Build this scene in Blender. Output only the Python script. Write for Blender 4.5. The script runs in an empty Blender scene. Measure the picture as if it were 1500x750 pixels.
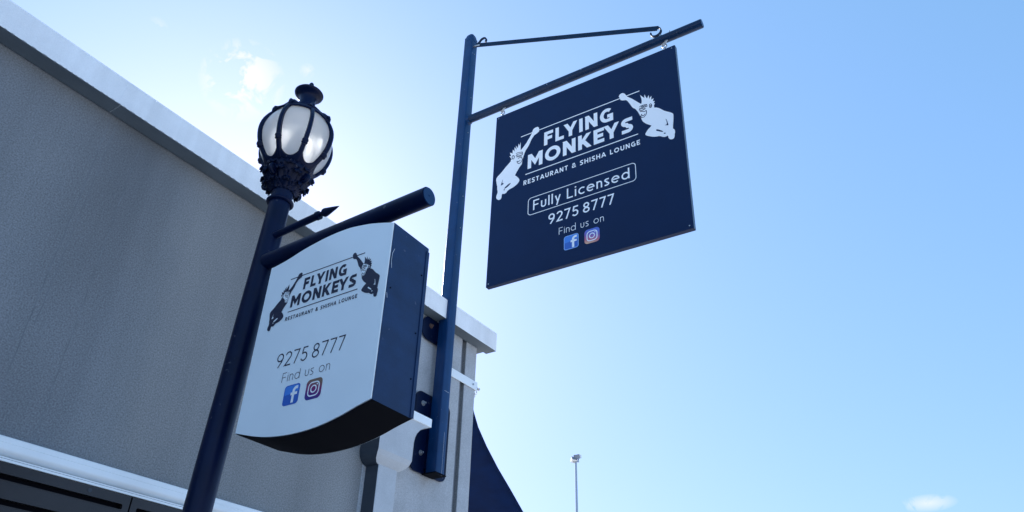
import bpy, bmesh, math, random
from mathutils import Vector, Matrix, Euler
random.seed(7)
S = bpy.context.scene
C = S.collection
PI = math.pi

# ------------------------------------------------------------------ camera
cam_d = bpy.data.cameras.new('camera'); cam = bpy.data.objects.new('camera', cam_d); C.objects.link(cam)
cam_d.sensor_width = 36.0; cam_d.lens = 27.13; cam_d.clip_start = 0.05; cam_d.clip_end = 5000
_r = Vector((0.53679902, -0.8433558, 0.02444999)); _u = Vector((-0.46462171, -0.27129585, 0.84292659)); _f = Vector((0.70425385, 0.46384217, 0.53747276))
cam.matrix_world = Matrix(((_r.x, _u.x, -_f.x, 0), (_r.y, _u.y, -_f.y, 0), (_r.z, _u.z, -_f.z, 1.6), (0, 0, 0, 1)))
S.camera = cam
S.render.resolution_x = 1024; S.render.resolution_y = 512

# ------------------------------------------------------------------ sky, sun, exposure
SUN_AZ, SUN_EL = 57.0, 29.0            # degrees, anticlockwise from +X
w = bpy.data.worlds.new('World'); S.world = w; w.use_nodes = True
nt = w.node_tree; N = nt.nodes; L = nt.links; N.clear()
out = N.new('ShaderNodeOutputWorld'); bg = N.new('ShaderNodeBackground'); sky = N.new('ShaderNodeTexSky')
sky.sky_type = 'NISHITA'; sky.sun_disc = False
sky.sun_elevation = math.radians(SUN_EL); sky.sun_rotation = math.radians(90 - SUN_AZ)
sky.air_density = 1.0; sky.dust_density = 1.0; sky.ozone_density = 2.0; sky.altitude = 20
bg.inputs['Strength'].default_value = 0.15
L.new(bg.outputs[0], out.inputs[0])
# small wispy clouds, fixed in world directions
tc = N.new('ShaderNodeTexCoord')
def vmath(op, a, b=None):
    n = N.new('ShaderNodeVectorMath'); n.operation = op
    for i, v in enumerate((a, b)):
        if v is None: continue
        if isinstance(v, (tuple, list)): n.inputs[i].default_value = v
        else: L.new(v, n.inputs[i])
    return n
def fmath(op, a, b=None, clamp=False):
    n = N.new('ShaderNodeMath'); n.operation = op; n.use_clamp = clamp
    for i, v in enumerate((a, b)):
        if v is None: continue
        if isinstance(v, (int, float)): n.inputs[i].default_value = v
        else: L.new(v, n.inputs[i])
    return n.outputs[0]
noise = N.new('ShaderNodeTexNoise'); noise.inputs['Scale'].default_value = 30; noise.inputs['Detail'].default_value = 9
noise.inputs['Roughness'].default_value = .62; noise.inputs['Distortion'].default_value = .6
L.new(tc.outputs['Generated'], noise.inputs['Vector'])
total = None
for (d, rad, amp, thr) in [((.37946, .64318, .66508), .050, 1.5, .465), ((.28029, .67826, .67926), .014, .4, .42),
                           ((.42415, .58624, .69023), .010, .5, .40), ((.96791, .08106, .23784), .030, .7, .435),
                           ((-.5, .3, .5), .3, 1.2, .5), ((-.4, -.8, .35), .3, 1.2, .5), ((.5, -.8, .4), .25, 1.0, .52)]:
    v = Vector(d).normalized()
    df = vmath('SUBTRACT', tc.outputs['Generated'], tuple(v))
    if v.z < .25: df = vmath('MULTIPLY', df.outputs[0], (1, 1, 3.2))      # low cloud seen edge-on: a flat streak
    ln = vmath('LENGTH', df.outputs[0])
    m = fmath('SUBTRACT', 1.0, fmath('DIVIDE', ln.outputs['Value'], rad), True)
    m = fmath('POWER', m, .8)
    k = fmath('SUBTRACT', noise.outputs['Fac'], thr)
    k = fmath('MULTIPLY', k, 11.0, True)
    m = fmath('MULTIPLY', fmath('MULTIPLY', m, k), amp, True)
    total = m if total is None else fmath('ADD', total, m, True)
mix = N.new('ShaderNodeMix'); mix.data_type = 'RGBA'
# hazy summer sky: the Nishita colours with a softened contrast (milky air) over the whole dome
EXPO = 1.4; STR = 0.15
sep = N.new('ShaderNodeSeparateColor'); comb = N.new('ShaderNodeCombineColor'); L.new(sky.outputs[0], sep.inputs[0])
for i, (g_, k_) in enumerate(((.56, .70), (.42, .895), (.50, 1.38))):
    v_ = fmath('POWER', fmath('MULTIPLY', sep.outputs[i], STR), g_)
    L.new(fmath('MULTIPLY', v_, k_ / STR / 2**EXPO), comb.inputs[i])
L.new(total, mix.inputs['Factor']); L.new(comb.outputs[0], mix.inputs['A'])
mix.inputs['B'].default_value = (1.02/STR/2**EXPO, 1.04/STR/2**EXPO, 1.1/STR/2**EXPO, 1)
L.new(mix.outputs['Result'], bg.inputs['Color'])
sd = bpy.data.lights.new('sun', 'SUN'); so = bpy.data.objects.new('sun', sd); C.objects.link(so)
sd.energy = 5.0; sd.angle = math.radians(.5); sd.color = (1.0, .95, .88)
so.rotation_euler = (math.radians(90 - SUN_EL), 0, math.radians(SUN_AZ + 90)); so.location = (0, 0, 20)
S.view_settings.view_transform = 'Standard'; S.view_settings.look = 'None'
S.view_settings.exposure = EXPO; S.view_settings.gamma = 1.0

# ------------------------------------------------------------------ materials
MATS = {}
def mat(name, col, rough=.5, metal=0.0, var=.0, vscale=6.0, grain=.0, gscale=300.0, bump=0.0, bscale=200.0, spec=.5, coat=0.0, streak=0.0, chips=0.0, drips=0.0, stain=False):
    m = bpy.data.materials.new(name); m.use_nodes = True; t = m.node_tree; n = t.nodes; l = t.links
    b = n['Principled BSDF']; b.inputs['Roughness'].default_value = rough; b.inputs['Metallic'].default_value = metal
    b.inputs['Specular IOR Level'].default_value = spec; b.inputs['Coat Weight'].default_value = coat
    b.inputs['Base Color'].default_value = (*col, 1)
    tcn = n.new('ShaderNodeTexCoord'); cur = None
    rgb = n.new('ShaderNodeRGB'); rgb.outputs[0].default_value = (*col, 1); cur = rgb.outputs[0]
    def mulnoise(cur, scale, amt, vec=None, detail=5, mapping=None):
        nz = n.new('ShaderNodeTexNoise'); nz.inputs['Scale'].default_value = scale; nz.inputs['Detail'].default_value = detail
        src = tcn.outputs['Object']
        if mapping:
            mp = n.new('ShaderNodeMapping'); mp.inputs['Scale'].default_value = mapping; l.new(src, mp.inputs[0]); src = mp.outputs[0]
        l.new(src, nz.inputs['Vector'])
        mr = n.new('ShaderNodeMapRange'); mr.inputs[1].default_value = .3; mr.inputs[2].default_value = .7
        mr.inputs[3].default_value = 1 - amt; mr.inputs[4].default_value = 1 + amt; l.new(nz.outputs['Fac'], mr.inputs[0])
        mx = n.new('ShaderNodeVectorMath'); mx.operation = 'SCALE'; l.new(cur, mx.inputs[0]); l.new(mr.outputs[0], mx.inputs['Scale'])
        return mx.outputs[0], nz
    if var: cur, _ = mulnoise(cur, vscale, var)
    if streak: cur, _ = mulnoise(cur, 1.0, streak, mapping=(2.3, 2.3, .16))
    if stain:                                  # old water stain: a broad darker band of render with soft, wandering edges
        sx = n.new('ShaderNodeSeparateXYZ'); l.new(tcn.outputs['Object'], sx.inputs[0])
        wn = n.new('ShaderNodeTexNoise'); wn.inputs['Scale'].default_value = 1.3; wn.inputs['Detail'].default_value = 4; l.new(tcn.outputs['Object'], wn.inputs['Vector'])
        ax = n.new('ShaderNodeMath'); ax.operation = 'MULTIPLY_ADD'; l.new(wn.outputs['Fac'], ax.inputs[0]); ax.inputs[1].default_value = .35; l.new(sx.outputs['X'], ax.inputs[2])
        rp = n.new('ShaderNodeValToRGB'); e = rp.color_ramp.elements
        md_ = n.new('ShaderNodeMapRange'); md_.inputs[1].default_value = -4.2; md_.inputs[2].default_value = -1.2; l.new(ax.outputs[0], md_.inputs[0]); l.new(md_.outputs[0], rp.inputs[0])
        e[0].position = 0; e[0].color = (.84,.87,.92,1); e[1].position = 1; e[1].color = (1.06,1.04,1.02,1)
        for ps, cc in ((.40, (.90,.92,.95)), (.54, (.80,.83,.87)), (.615, (.86,.88,.90)), (.66, (1.04,1.03,1.02))): q = e.new(ps); q.color = (*cc, 1)
        mx_ = n.new('ShaderNodeVectorMath'); mx_.operation = 'MULTIPLY'; l.new(cur, mx_.inputs[0]); l.new(rp.outputs[0], mx_.inputs[1]); cur = mx_.outputs[0]
    if drips: cur, _ = mulnoise(cur, 1.0, drips, mapping=(17, 17, .6))
    if grain: cur, _ = mulnoise(cur, gscale, grain, detail=4)
    if chips:
        nz = n.new('ShaderNodeTexNoise'); nz.inputs['Scale'].default_value = 38; nz.inputs['Detail'].default_value = 4; l.new(tcn.outputs['Object'], nz.inputs['Vector'])
        mr = n.new('ShaderNodeMapRange'); mr.inputs[1].default_value = .70; mr.inputs[2].default_value = .74; l.new(nz.outputs['Fac'], mr.inputs[0])
        mc = n.new('ShaderNodeMix'); mc.data_type = 'RGBA'; l.new(mr.outputs[0], mc.inputs['Factor']); l.new(cur, mc.inputs['A']); mc.inputs['B'].default_value = (*[x + chips for x in col], 1); cur = mc.outputs['Result']
    l.new(cur, b.inputs['Base Color'])
    if bump:
        nz = n.new('ShaderNodeTexNoise'); nz.inputs['Scale'].default_value = bscale; nz.inputs['Detail'].default_value = 6; nz.inputs['Roughness'].default_value = .7; l.new(tcn.outputs['Object'], nz.inputs['Vector'])
        bp = n.new('ShaderNodeBump'); bp.inputs['Strength'].default_value = bump; bp.inputs['Distance'].default_value = .004
        l.new(nz.outputs['Fac'], bp.inputs['Height']); l.new(bp.outputs[0], b.inputs['Normal'])
    MATS[name] = m
    return m
mat('navy_paint', (.0004, .0055, .032), .36, chips=.05, var=.25, vscale=9, bump=.12, bscale=90, spec=0.18)
mat('pole_paint', (.002, .034, .115), .33, chips=.10, drips=.18, var=.18, vscale=7, bump=.1, bscale=60, spec=0.3)
mat('sign_navy', (.0006, .0145, .062), .5, var=.06, vscale=5, grain=.05, gscale=500, spec=0.22)
mat('arm_paint', (.001, .018, .060), .35, spec=.3, chips=.08, var=.2)
mat('brace_paint', (.002, .018, .050), .5, spec=.2, var=.3, vscale=12)
mat('edge_sheen', (.05, .08, .13), .35, var=.1)
mat('box_paper', (.88, .955, .985), .4)
mat('box_white', (.88, .955, .985), .30, var=.02, vscale=5, streak=.02, grain=.012, gscale=500, coat=.4)
mat('case_lining', (.85, .87, .88), .6)
mat('print_white', (.955, .97, .985), .5, var=.02)
mat('print_dark', (.012, .016, .045), .5)
mat('box_side', (.007, .027, .085), .38, drips=.15, chips=.05, var=.16, vscale=14, grain=.12, gscale=400, bump=.1, bscale=250, spec=0.3)
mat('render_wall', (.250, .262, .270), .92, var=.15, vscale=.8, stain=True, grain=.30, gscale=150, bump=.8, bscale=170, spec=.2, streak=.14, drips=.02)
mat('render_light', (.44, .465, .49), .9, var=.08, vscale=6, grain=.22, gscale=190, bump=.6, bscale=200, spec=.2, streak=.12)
mat('joint_fill', (.17, .19, .21), .9, var=.2, vscale=12)
mat('groove_dark', (.24, .26, .29), .9, var=.15, vscale=8, grain=.2)
mat('cap_paint', (.88, .91, .93), .75, drips=.05, var=.07, vscale=5, grain=.06, gscale=250, bump=.25, bscale=120, streak=.05)
mat('soffit_dark', (.12, .145, .165), .85, var=.12, vscale=7, grain=.15)
mat('white_trim', (.86, .92, .95), .4, var=.05, vscale=4, streak=.04)
mat('groove_line', (.30, .38, .50), .6)
mat('pipe_paint', (.48, .51, .54), .55, var=.06, vscale=8, grain=.10, gscale=250)
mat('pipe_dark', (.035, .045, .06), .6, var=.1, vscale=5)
mat('charcoal_steel', (.017, .016, .019), .42, var=.25, vscale=4, grain=.15, gscale=300)
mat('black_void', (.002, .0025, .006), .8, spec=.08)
mat('galvanised', (.42, .44, .46), .38, metal=.8, var=.15, vscale=30)
mat('rusty_metal', (.10, .06, .05), .8, var=.5, vscale=60)
mat('sail_fabric', (.001, .011, .055), .9, spec=.05, var=.18, vscale=5, grain=.22, gscale=220)
mat('concrete_road', (.42, .43, .44), .9, var=.2, vscale=3, grain=.3, gscale=80)
mat('paving', (.42, .425, .43), .85, var=.15, vscale=2, grain=.15)
mat('kerb_concrete', (.38, .37, .35), .85, var=.12)
mat('line_paint', (.75, .75, .73), .7, var=.1)
mat('dry_ground', (.40, .40, .39), .95, var=.25, vscale=.3)
mat('roof_sheet', (.35, .36, .37), .5, var=.1)
mat('lamp_housing', (.62, .63, .65), .5, var=.06)
mat('lens_glass', (.20, .24, .30), .15)
mat('scratch_mark', (.5, .55, .6), .7)
mat('fb_blue', (.03, .13, .52), .4)
mat('fb_light', (.06, .25, .75), .4)
mat('fb_rim', (.25, .45, .85), .4)
# opal lamp panels
def opal(name, refr, trans, c0, c1, ns):
    m = bpy.data.materials.new(name); m.use_nodes = True; t = m.node_tree; n = t.nodes; l = t.links; n.clear()
    o = n.new('ShaderNodeOutputMaterial'); d = n.new('ShaderNodeBsdfDiffuse'); tr = n.new('ShaderNodeBsdfTranslucent'); g = n.new('ShaderNodeBsdfGlossy'); rf = n.new('ShaderNodeBsdfRefraction')
    nz = n.new('ShaderNodeTexNoise'); nz.inputs['Scale'].default_value = ns; nz.inputs['Detail'].default_value = 4; c = n.new('ShaderNodeTexCoord'); l.new(c.outputs['Object'], nz.inputs['Vector'])
    cr = n.new('ShaderNodeValToRGB'); cr.color_ramp.elements[0].color = (*c0, 1); cr.color_ramp.elements[1].color = (*c1, 1); cr.color_ramp.elements[0].position = .35; cr.color_ramp.elements[1].position = .65
    l.new(nz.outputs['Fac'], cr.inputs[0])
    for s_ in (d, tr, rf): l.new(cr.outputs[0], s_.inputs[0])
    g.inputs['Roughness'].default_value = .18; rf.inputs['Roughness'].default_value = .8; rf.inputs['IOR'].default_value = 1.12
    m1 = n.new('ShaderNodeMixShader'); m1.inputs[0].default_value = trans; l.new(d.outputs[0], m1.inputs[1]); l.new(tr.outputs[0], m1.inputs[2])
    m3 = n.new('ShaderNodeMixShader'); m3.inputs[0].default_value = refr; l.new(m1.outputs[0], m3.inputs[1]); l.new(rf.outputs[0], m3.inputs[2])
    fr = n.new('ShaderNodeFresnel'); fr.inputs[0].default_value = 1.45
    m2 = n.new('ShaderNodeMixShader'); l.new(fr.outputs[0], m2.inputs[0]); l.new(m3.outputs[0], m2.inputs[1]); l.new(g.outputs[0], m2.inputs[2])
    l.new(m2.outputs[0], o.inputs[0]); MATS[name] = m
opal('opal_glass', .17, .78, (.93, .96, .985), (.97, .98, .99), 7)
# camera-icon print: colour runs across the square (flat print)
def ig(name, cs):
    m = bpy.data.materials.new(name); m.use_nodes = True; t = m.node_tree; n = t.nodes; l = t.links
    b = n['Principled BSDF']; b.inputs['Roughness'].default_value = .4
    c = n.new('ShaderNodeTexCoord'); sp = n.new('ShaderNodeSeparateXYZ'); l.new(c.outputs['Generated'], sp.inputs[0])
    a = n.new('ShaderNodeMath'); a.operation = 'MULTIPLY_ADD'; l.new(sp.outputs['X'], a.inputs[0]); a.inputs[1].default_value = .25; l.new(sp.outputs['Y'], a.inputs[2])
    cr = n.new('ShaderNodeValToRGB'); e = cr.color_ramp.elements
    e[0].position = 0.0; e[0].color = (*cs[0], 1); e[1].position = 1.1; e[1].color = (*cs[3], 1)
    q = e.new(.35); q.color = (*cs[1], 1); q = e.new(.7); q.color = (*cs[2], 1)
    l.new(a.outputs[0], cr.inputs[0]); l.new(cr.outputs[0], b.inputs['Base Color']); MATS[name] = m
ig('camera_print_light', [(.85, .55, .30), (.60, .16, .22), (.22, .14, .45), (.10, .17, .62)])
ig('camera_print_dark', [(.02, .05, .30), (.10, .02, .20), (.26, .03, .14), (.22, .14, .10)])

# ------------------------------------------------------------------ mesh helpers
class MB:
    def __init__(s): s.v = []; s.f = []; s.m = []; s.sm = []; s.mats = []
    def add(s, vs, fs, mat=None, smooth=False):
        o = len(s.v); s.v += [tuple(v) for v in vs]
        if mat not in s.mats: s.mats.append(mat)
        k = s.mats.index(mat)
        for f in fs: s.f.append(tuple(i + o for i in f)); s.m.append(k); s.sm.append(smooth)
    def box(s, lo, hi, mat=None, M=None, bevel=0):
        x0, y0, z0 = lo; x1, y1, z1 = hi
        vs = [Vector(p) for p in ((x0,y0,z0),(x1,y0,z0),(x1,y1,z0),(x0,y1,z0),(x0,y0,z1),(x1,y0,z1),(x1,y1,z1),(x0,y1,z1))]
        if M: vs = [M @ v for v in vs]
        s.add(vs, [(0,3,2,1),(4,5,6,7),(0,1,5,4),(1,2,6,5),(2,3,7,6),(3,0,4,7)], mat)
    def prism(s, poly, a, b, axis, mat=None, smooth=False, cap=True):
        # poly in the two other axes; extruded from a to b along axis
        def P(p, t): return (t, p[0], p[1]) if axis == 0 else (p[0], t, p[1]) if axis == 1 else (p[0], p[1], t)
        n = len(poly); vs = [P(p, a) for p in poly] + [P(p, b) for p in poly]
        s.add(vs, [(i, (i+1) % n, n + (i+1) % n, n + i) for i in range(n)], mat, smooth)
        if cap: s.add(vs, [tuple(range(n))[::-1], tuple(range(n, 2*n))], mat)
    def tube(s, pts, rad, mat=None, seg=14, caps=True, smooth=True, sq=None):
        pts = [Vector(p) for p in pts]; n = len(pts)
        rads = rad if isinstance(rad, (list, tuple)) else [rad] * n
        vs = []; up = None
        for i, p in enumerate(pts):
            t = (pts[min(i+1, n-1)] - pts[max(i-1, 0)]).normalized()
            if up is None:
                up = Vector((0,0,1)) if abs(t.z) < .9 else Vector((1,0,0))
            a = t.cross(up).normalized(); b = a.cross(t).normalized(); up = b
            for k in range(seg):
                an = 2*PI*k/seg
                ca, sa = math.cos(an), math.sin(an)
                vs.append(p + a*ca*rads[i]*(sq[0] if sq else 1) + b*sa*rads[i]*(sq[1] if sq else 1))
        fs = [(i*seg+k, i*seg+(k+1) % seg, (i+1)*seg+(k+1) % seg, (i+1)*seg+k) for i in range(n-1) for k in range(seg)]
        s.add(vs, fs, mat, smooth)
        if caps: s.add([vs[k] for k in range(seg)] + [vs[(n-1)*seg+k] for k in range(seg)], [tuple(range(seg))[::-1], tuple(range(seg, 2*seg))], mat)
    def lathe(s, prof, mat=None, seg=32, c=(0,0), smooth=True, wob=None):
        vs = []; n = len(prof)
        for (r, z) in prof:
            for k in range(seg):
                a = 2*PI*k/seg; rr = r * (wob(a, z) if wob else 1)
                vs.append((c[0] + rr*math.cos(a), c[1] + rr*math.sin(a), z))
        s.add(vs, [(i*seg+k, i*seg+(k+1) % seg, (i+1)*seg+(k+1) % seg, (i+1)*seg+k) for i in range(n-1) for k in range(seg)], mat, smooth)
    def build(s, name, mat=None, parent=None, bevel=0, bseg=2, auto=None):
        me = bpy.data.meshes.new(name); me.from_pydata(s.v, [], s.f)
        ml = [MATS[x or mat] for x in s.mats]
        for m in ml: me.materials.append(m)
        me.polygons.foreach_set('material_index', s.m); me.polygons.foreach_set('use_smooth', s.sm)
        bm = bmesh.new(); bm.from_mesh(me)
        big = [f for f in bm.faces if len(f.verts) > 4]
        bmesh.ops.recalc_face_normals(bm, faces=bm.faces)
        if big: bmesh.ops.triangulate(bm, faces=big)
        if bevel:
            bmesh.ops.remove_doubles(bm, verts=bm.verts, dist=1e-5)
            es = [e for e in bm.edges if len(e.link_faces) == 2 and e.calc_face_angle(0) > .5]
            bmesh.ops.bevel(bm, geom=es, offset=bevel, segments=bseg, affect='EDGES', profile=.5, clamp_overlap=True)
        bm.to_mesh(me); bm.free()
        o = bpy.data.objects.new(name, me); C.objects.link(o)
        if parent: o.parent = parent
        return o
def tag(o, label=None, cat=None, group=None, kind=None):
    if label: o['label'] = label
    if cat: o['category'] = cat
    if group: o['group'] = group
    if kind: o['kind'] = kind
    return o
def empty(name, M, label, cat, group=None):
    o = bpy.data.objects.new(name, None); C.objects.link(o); o.matrix_world = M; o.empty_display_size = .2
    return tag(o, label, cat, group)
EMBLEM = {'right':{'body':[(0.3394,0.4286),(0.3483,0.4454),(0.3622,0.4505),(0.377,0.4459),(0.3899,0.432),(0.398,0.4148),(0.404,0.3985),(0.42,0.3817),(0.4404,0.3611),(0.458,0.3396),(0.4767,0.3159),(0.4952,0.2925),(0.5137,0.2716),(0.5182,0.2816),(0.5203,0.2969),(0.5189,0.318),(0.515,0.342),(0.5089,0.3622),(0.5211,0.3456),(0.5303,0.333),(0.5424,0.3166),(0.5427,0.3336),(0.5444,0.3508),(0.5511,0.3312),(0.5577,0.3101),(0.5625,0.3029),(0.5697,0.3157),(0.5764,0.3297),(0.5779,0.3118),(0.5779,0.2907),(0.5871,0.3017),(0.5979,0.3103),(0.5956,0.2936),(0.5925,0.2756),(0.603,0.2787),(0.6134,0.2794),(0.6087,0.2671),(0.6041,0.2556),(0.6124,0.2533),(0.6204,0.2495),(0.6161,0.2419),(0.6104,0.2333),(0.6208,0.226),(0.6159,0.2195),(0.6116,0.212),(0.6121,0.2005),(0.6109,0.1908),(0.6306,0.1808),(0.6487,0.1668),(0.6662,0.1469),(0.6836,0.1263),(0.7012,0.1111),(0.7247,0.0933),(0.7392,0.0796),(0.7465,0.0709),(0.7491,0.0573),(0.7467,0.0261),(0.7438,-0.0031),(0.7386,-0.0388),(0.736,-0.0641),(0.7438,-0.0728),(0.7489,-0.0848),(0.7493,-0.1036),(0.7449,-0.1204),(0.7429,-0.1381),(0.7389,-0.1512),(0.73,-0.157),(0.7151,-0.1544),(0.7042,-0.146),(0.698,-0.1322),(0.6972,-0.1184),(0.6911,-0.1098),(0.6835,-0.114),(0.6695,-0.1132),(0.6547,-0.1054),(0.6431,-0.0951),(0.6283,-0.0865),(0.6159,-0.0857),(0.5946,-0.0788),(0.5765,-0.0695),(0.5585,-0.0572),(0.5416,-0.0461),(0.5333,-0.0371),(0.5294,-0.0278),(0.5359,-0.0145),(0.5442,-0.0028),(0.5564,0.0111),(0.5696,0.0207),(0.581,0.0319),(0.5648,0.046),(0.5467,0.0618),(0.5318,0.0786),(0.5182,0.098),(0.5114,0.1152),(0.508,0.1341),(0.5037,0.1503),(0.4987,0.1661),(0.4926,0.1848),(0.4841,0.2087),(0.4753,0.2273),(0.4651,0.2457),(0.4526,0.258),(0.4427,0.2723),(0.4326,0.2958),(0.4206,0.3236),(0.4084,0.3483),(0.3977,0.3649),(0.3858,0.3689),(0.3692,0.3743),(0.356,0.3831),(0.3483,0.3951),(0.352,0.4017),(0.3443,0.4137)],'cuts':[[(0.6886,0.0486),(0.6948,0.0404),(0.6997,0.0228),(0.7041,-0.0006),(0.7063,-0.0214),(0.6949,-0.0164),(0.6771,-0.0077),(0.6912,-0.0086),(0.6961,-0.0009),(0.6947,0.0227)],[(0.6128,-0.0213),(0.6203,-0.02),(0.6351,-0.0311),(0.6527,-0.0464),(0.6653,-0.0595),(0.6577,-0.0623),(0.64,-0.05),(0.6252,-0.0397),(0.6145,-0.032)],[(0.666,-0.0764),(0.674,-0.0754),(0.6828,-0.0807),(0.6793,-0.0867),(0.6697,-0.0848)]],'lines':[[(0.4992,0.246),(0.5093,0.2518),(0.5223,0.2513),(0.5418,0.2503),(0.5565,0.2458),(0.5579,0.2267),(0.5404,0.2268),(0.518,0.2316),(0.5017,0.2312),(0.4964,0.2191),(0.5132,0.2049),(0.5328,0.2063),(0.546,0.2106)],[(0.5045,0.2234),(0.5188,0.2232),(0.5299,0.2132),(0.5431,0.2167)],[(0.5157,0.2488),(0.5196,0.2365),(0.5267,0.2469),(0.5343,0.2336),(0.5435,0.2455),(0.549,0.23)],[(0.5,0.2014),(0.5173,0.1966),(0.5348,0.1854),(0.5493,0.1907),(0.5519,0.1696),(0.5443,0.1493),(0.5306,0.1357),(0.514,0.1377),(0.5044,0.1516),(0.5112,0.1684),(0.5187,0.153),(0.5296,0.152),(0.5387,0.1637)],[(0.5791,0.2352),(0.587,0.2379),(0.5941,0.2282),(0.5943,0.212),(0.5872,0.201),(0.5792,0.2063),(0.5769,0.2218),(0.5791,0.2352)],[(0.5836,0.2251),(0.5882,0.2165),(0.5833,0.2108)]],'face':[(0.5037,0.2682),(0.5201,0.2686),(0.552,0.2576),(0.5675,0.2463),(0.5988,0.2316),(0.5989,0.2035),(0.5839,0.1986),(0.5682,0.2058),(0.5603,0.1816),(0.5535,0.153),(0.5414,0.1332),(0.5187,0.1293),(0.5053,0.1433),(0.4956,0.1795),(0.4924,0.2169),(0.4954,0.2478)]},'left':{'body':[(-0.4354,0.3852),(-0.428,0.3994),(-0.4219,0.4217),(-0.4135,0.4379),(-0.3959,0.4452),(-0.3738,0.4442),(-0.3613,0.4274),(-0.3619,0.4053),(-0.3605,0.3898),(-0.3745,0.3811),(-0.3897,0.3729),(-0.4018,0.3707),(-0.4157,0.3545),(-0.4306,0.3338),(-0.441,0.31),(-0.4534,0.2823),(-0.4681,0.2604),(-0.4809,0.2451),(-0.489,0.2243),(-0.497,0.1998),(-0.5039,0.1749),(-0.5094,0.1449),(-0.5118,0.1185),(-0.5224,0.1084),(-0.535,0.0921),(-0.5475,0.0733),(-0.562,0.0507),(-0.5721,0.0288),(-0.555,0.0128),(-0.5377,-0.0101),(-0.5281,-0.0323),(-0.5329,-0.049),(-0.5485,-0.0662),(-0.5699,-0.0766),(-0.5913,-0.0847),(-0.6163,-0.0892),(-0.6346,-0.0962),(-0.647,-0.1123),(-0.6666,-0.1166),(-0.6825,-0.1085),(-0.6885,-0.1201),(-0.6886,-0.1407),(-0.6955,-0.1565),(-0.713,-0.1582),(-0.7315,-0.1458),(-0.7404,-0.1265),(-0.7372,-0.1047),(-0.7304,-0.0863),(-0.729,-0.0706),(-0.7349,-0.0452),(-0.7366,-0.0153),(-0.7441,0.0169),(-0.7504,0.0489),(-0.7481,0.0682),(-0.7355,0.0847),(-0.7181,0.0971),(-0.6986,0.1134),(-0.6772,0.1362),(-0.6503,0.1616),(-0.6254,0.1831),(-0.617,0.1941),(-0.6218,0.2021),(-0.6096,0.2057),(-0.6206,0.2247),(-0.634,0.2472),(-0.6169,0.2427),(-0.6245,0.2604),(-0.63,0.2823),(-0.6125,0.2714),(-0.6042,0.2619),(-0.6052,0.2843),(-0.6037,0.3034),(-0.5918,0.2874),(-0.5845,0.2758),(-0.5879,0.3017),(-0.5865,0.3233),(-0.5767,0.3045),(-0.5693,0.2866),(-0.5702,0.3091),(-0.5768,0.3341),(-0.5636,0.3138),(-0.5563,0.2984),(-0.5528,0.324),(-0.5502,0.3451),(-0.5439,0.3277),(-0.5401,0.315),(-0.5314,0.3533),(-0.5301,0.3169),(-0.5282,0.2672),(-0.5131,0.2792),(-0.4938,0.2992),(-0.4766,0.319),(-0.4619,0.3435),(-0.4459,0.365)],'cuts':[[(-0.6856,0.0359),(-0.6915,0.0205),(-0.6971,-0.0009),(-0.7026,-0.0222),(-0.6872,-0.0186),(-0.673,-0.0135),(-0.6881,-0.0019),(-0.6889,0.0136)],[(-0.6057,-0.0319),(-0.6245,-0.0318),(-0.6439,-0.0419),(-0.6599,-0.0521),(-0.6693,-0.0649),(-0.6537,-0.0661),(-0.6343,-0.0571),(-0.6172,-0.0449)],[(-0.6754,-0.0742),(-0.6645,-0.0713),(-0.6575,-0.0785),(-0.6684,-0.0814)]],'lines':[[(-0.5722,0.2487),(-0.5533,0.2507),(-0.5308,0.2463),(-0.5117,0.2409),(-0.5097,0.2134),(-0.5296,0.2131),(-0.5553,0.2176),(-0.5715,0.2302)],[(-0.5673,0.237),(-0.547,0.2336),(-0.5269,0.2301),(-0.5135,0.227)],[(-0.5685,0.2132),(-0.546,0.2065),(-0.5259,0.2031),(-0.5125,0.2001)],[(-0.5509,0.1892),(-0.5343,0.1921),(-0.5142,0.1863),(-0.5089,0.1602),(-0.5192,0.1404),(-0.5377,0.1335),(-0.5548,0.1475),(-0.5577,0.1643),(-0.5419,0.1567),(-0.5267,0.1638)],[(-0.6076,0.2364),(-0.5965,0.2392),(-0.5859,0.2276),(-0.5873,0.2088),(-0.5971,0.2019),(-0.6067,0.2166),(-0.6076,0.2364)]],'face':[(-0.5796,0.264),(-0.5481,0.2607),(-0.5087,0.2493),(-0.5017,0.2077),(-0.5045,0.1608),(-0.5122,0.1305),(-0.5374,0.1263),(-0.5568,0.1436),(-0.5649,0.1792),(-0.5846,0.1956),(-0.6085,0.2052),(-0.6102,0.2448),(-0.5864,0.24)]}}
SAIL_EDGE = [(4.478, 3.279, 3.802), (4.527, 3.297, 3.751), (4.795, 3.437, 3.734), (5.166, 3.606, 3.716), (5.639, 3.801, 3.687), (6.121, 3.978, 3.646), (6.61, 4.142, 3.573), (7.298, 4.357, 3.456), (8.402, 4.644, 3.259)]
# ------------------------------------------------------------------ ground (below the frame, it lights the scene)
g = MB(); g.add([(-600,-600,-.13),(600,-600,-.13),(600,600,-.13),(-600,600,-.13)], [(0,1,2,3)]); tag(g.build('ground', 'dry_ground'), kind='structure')
g = MB(); g.box((-60,-1.2,-.3), (60,3.3,0)); tag(g.build('pavement', 'paving'), kind='structure')
g = MB(); g.box((-60,-1.35,-.3), (60,-1.2,.004)); tag(g.build('kerb', 'kerb_concrete', bevel=.02), kind='structure')
g = MB(); g.add([(-60,-9,-.126),(60,-9,-.126),(60,-1.35,-.126),(-60,-1.35,-.126)], [(0,1,2,3)]); tag(g.build('road', 'concrete_road'), kind='structure')
g = MB()
for i in range(-14, 14): g.add([(i*4,-5.2,-.122),(i*4+2,-5.2,-.122),(i*4+2,-5.1,-.122),(i*4,-5.1,-.122)], [(0,1,2,3)])
tag(g.build('road_marking', 'line_paint'), kind='structure')

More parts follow.
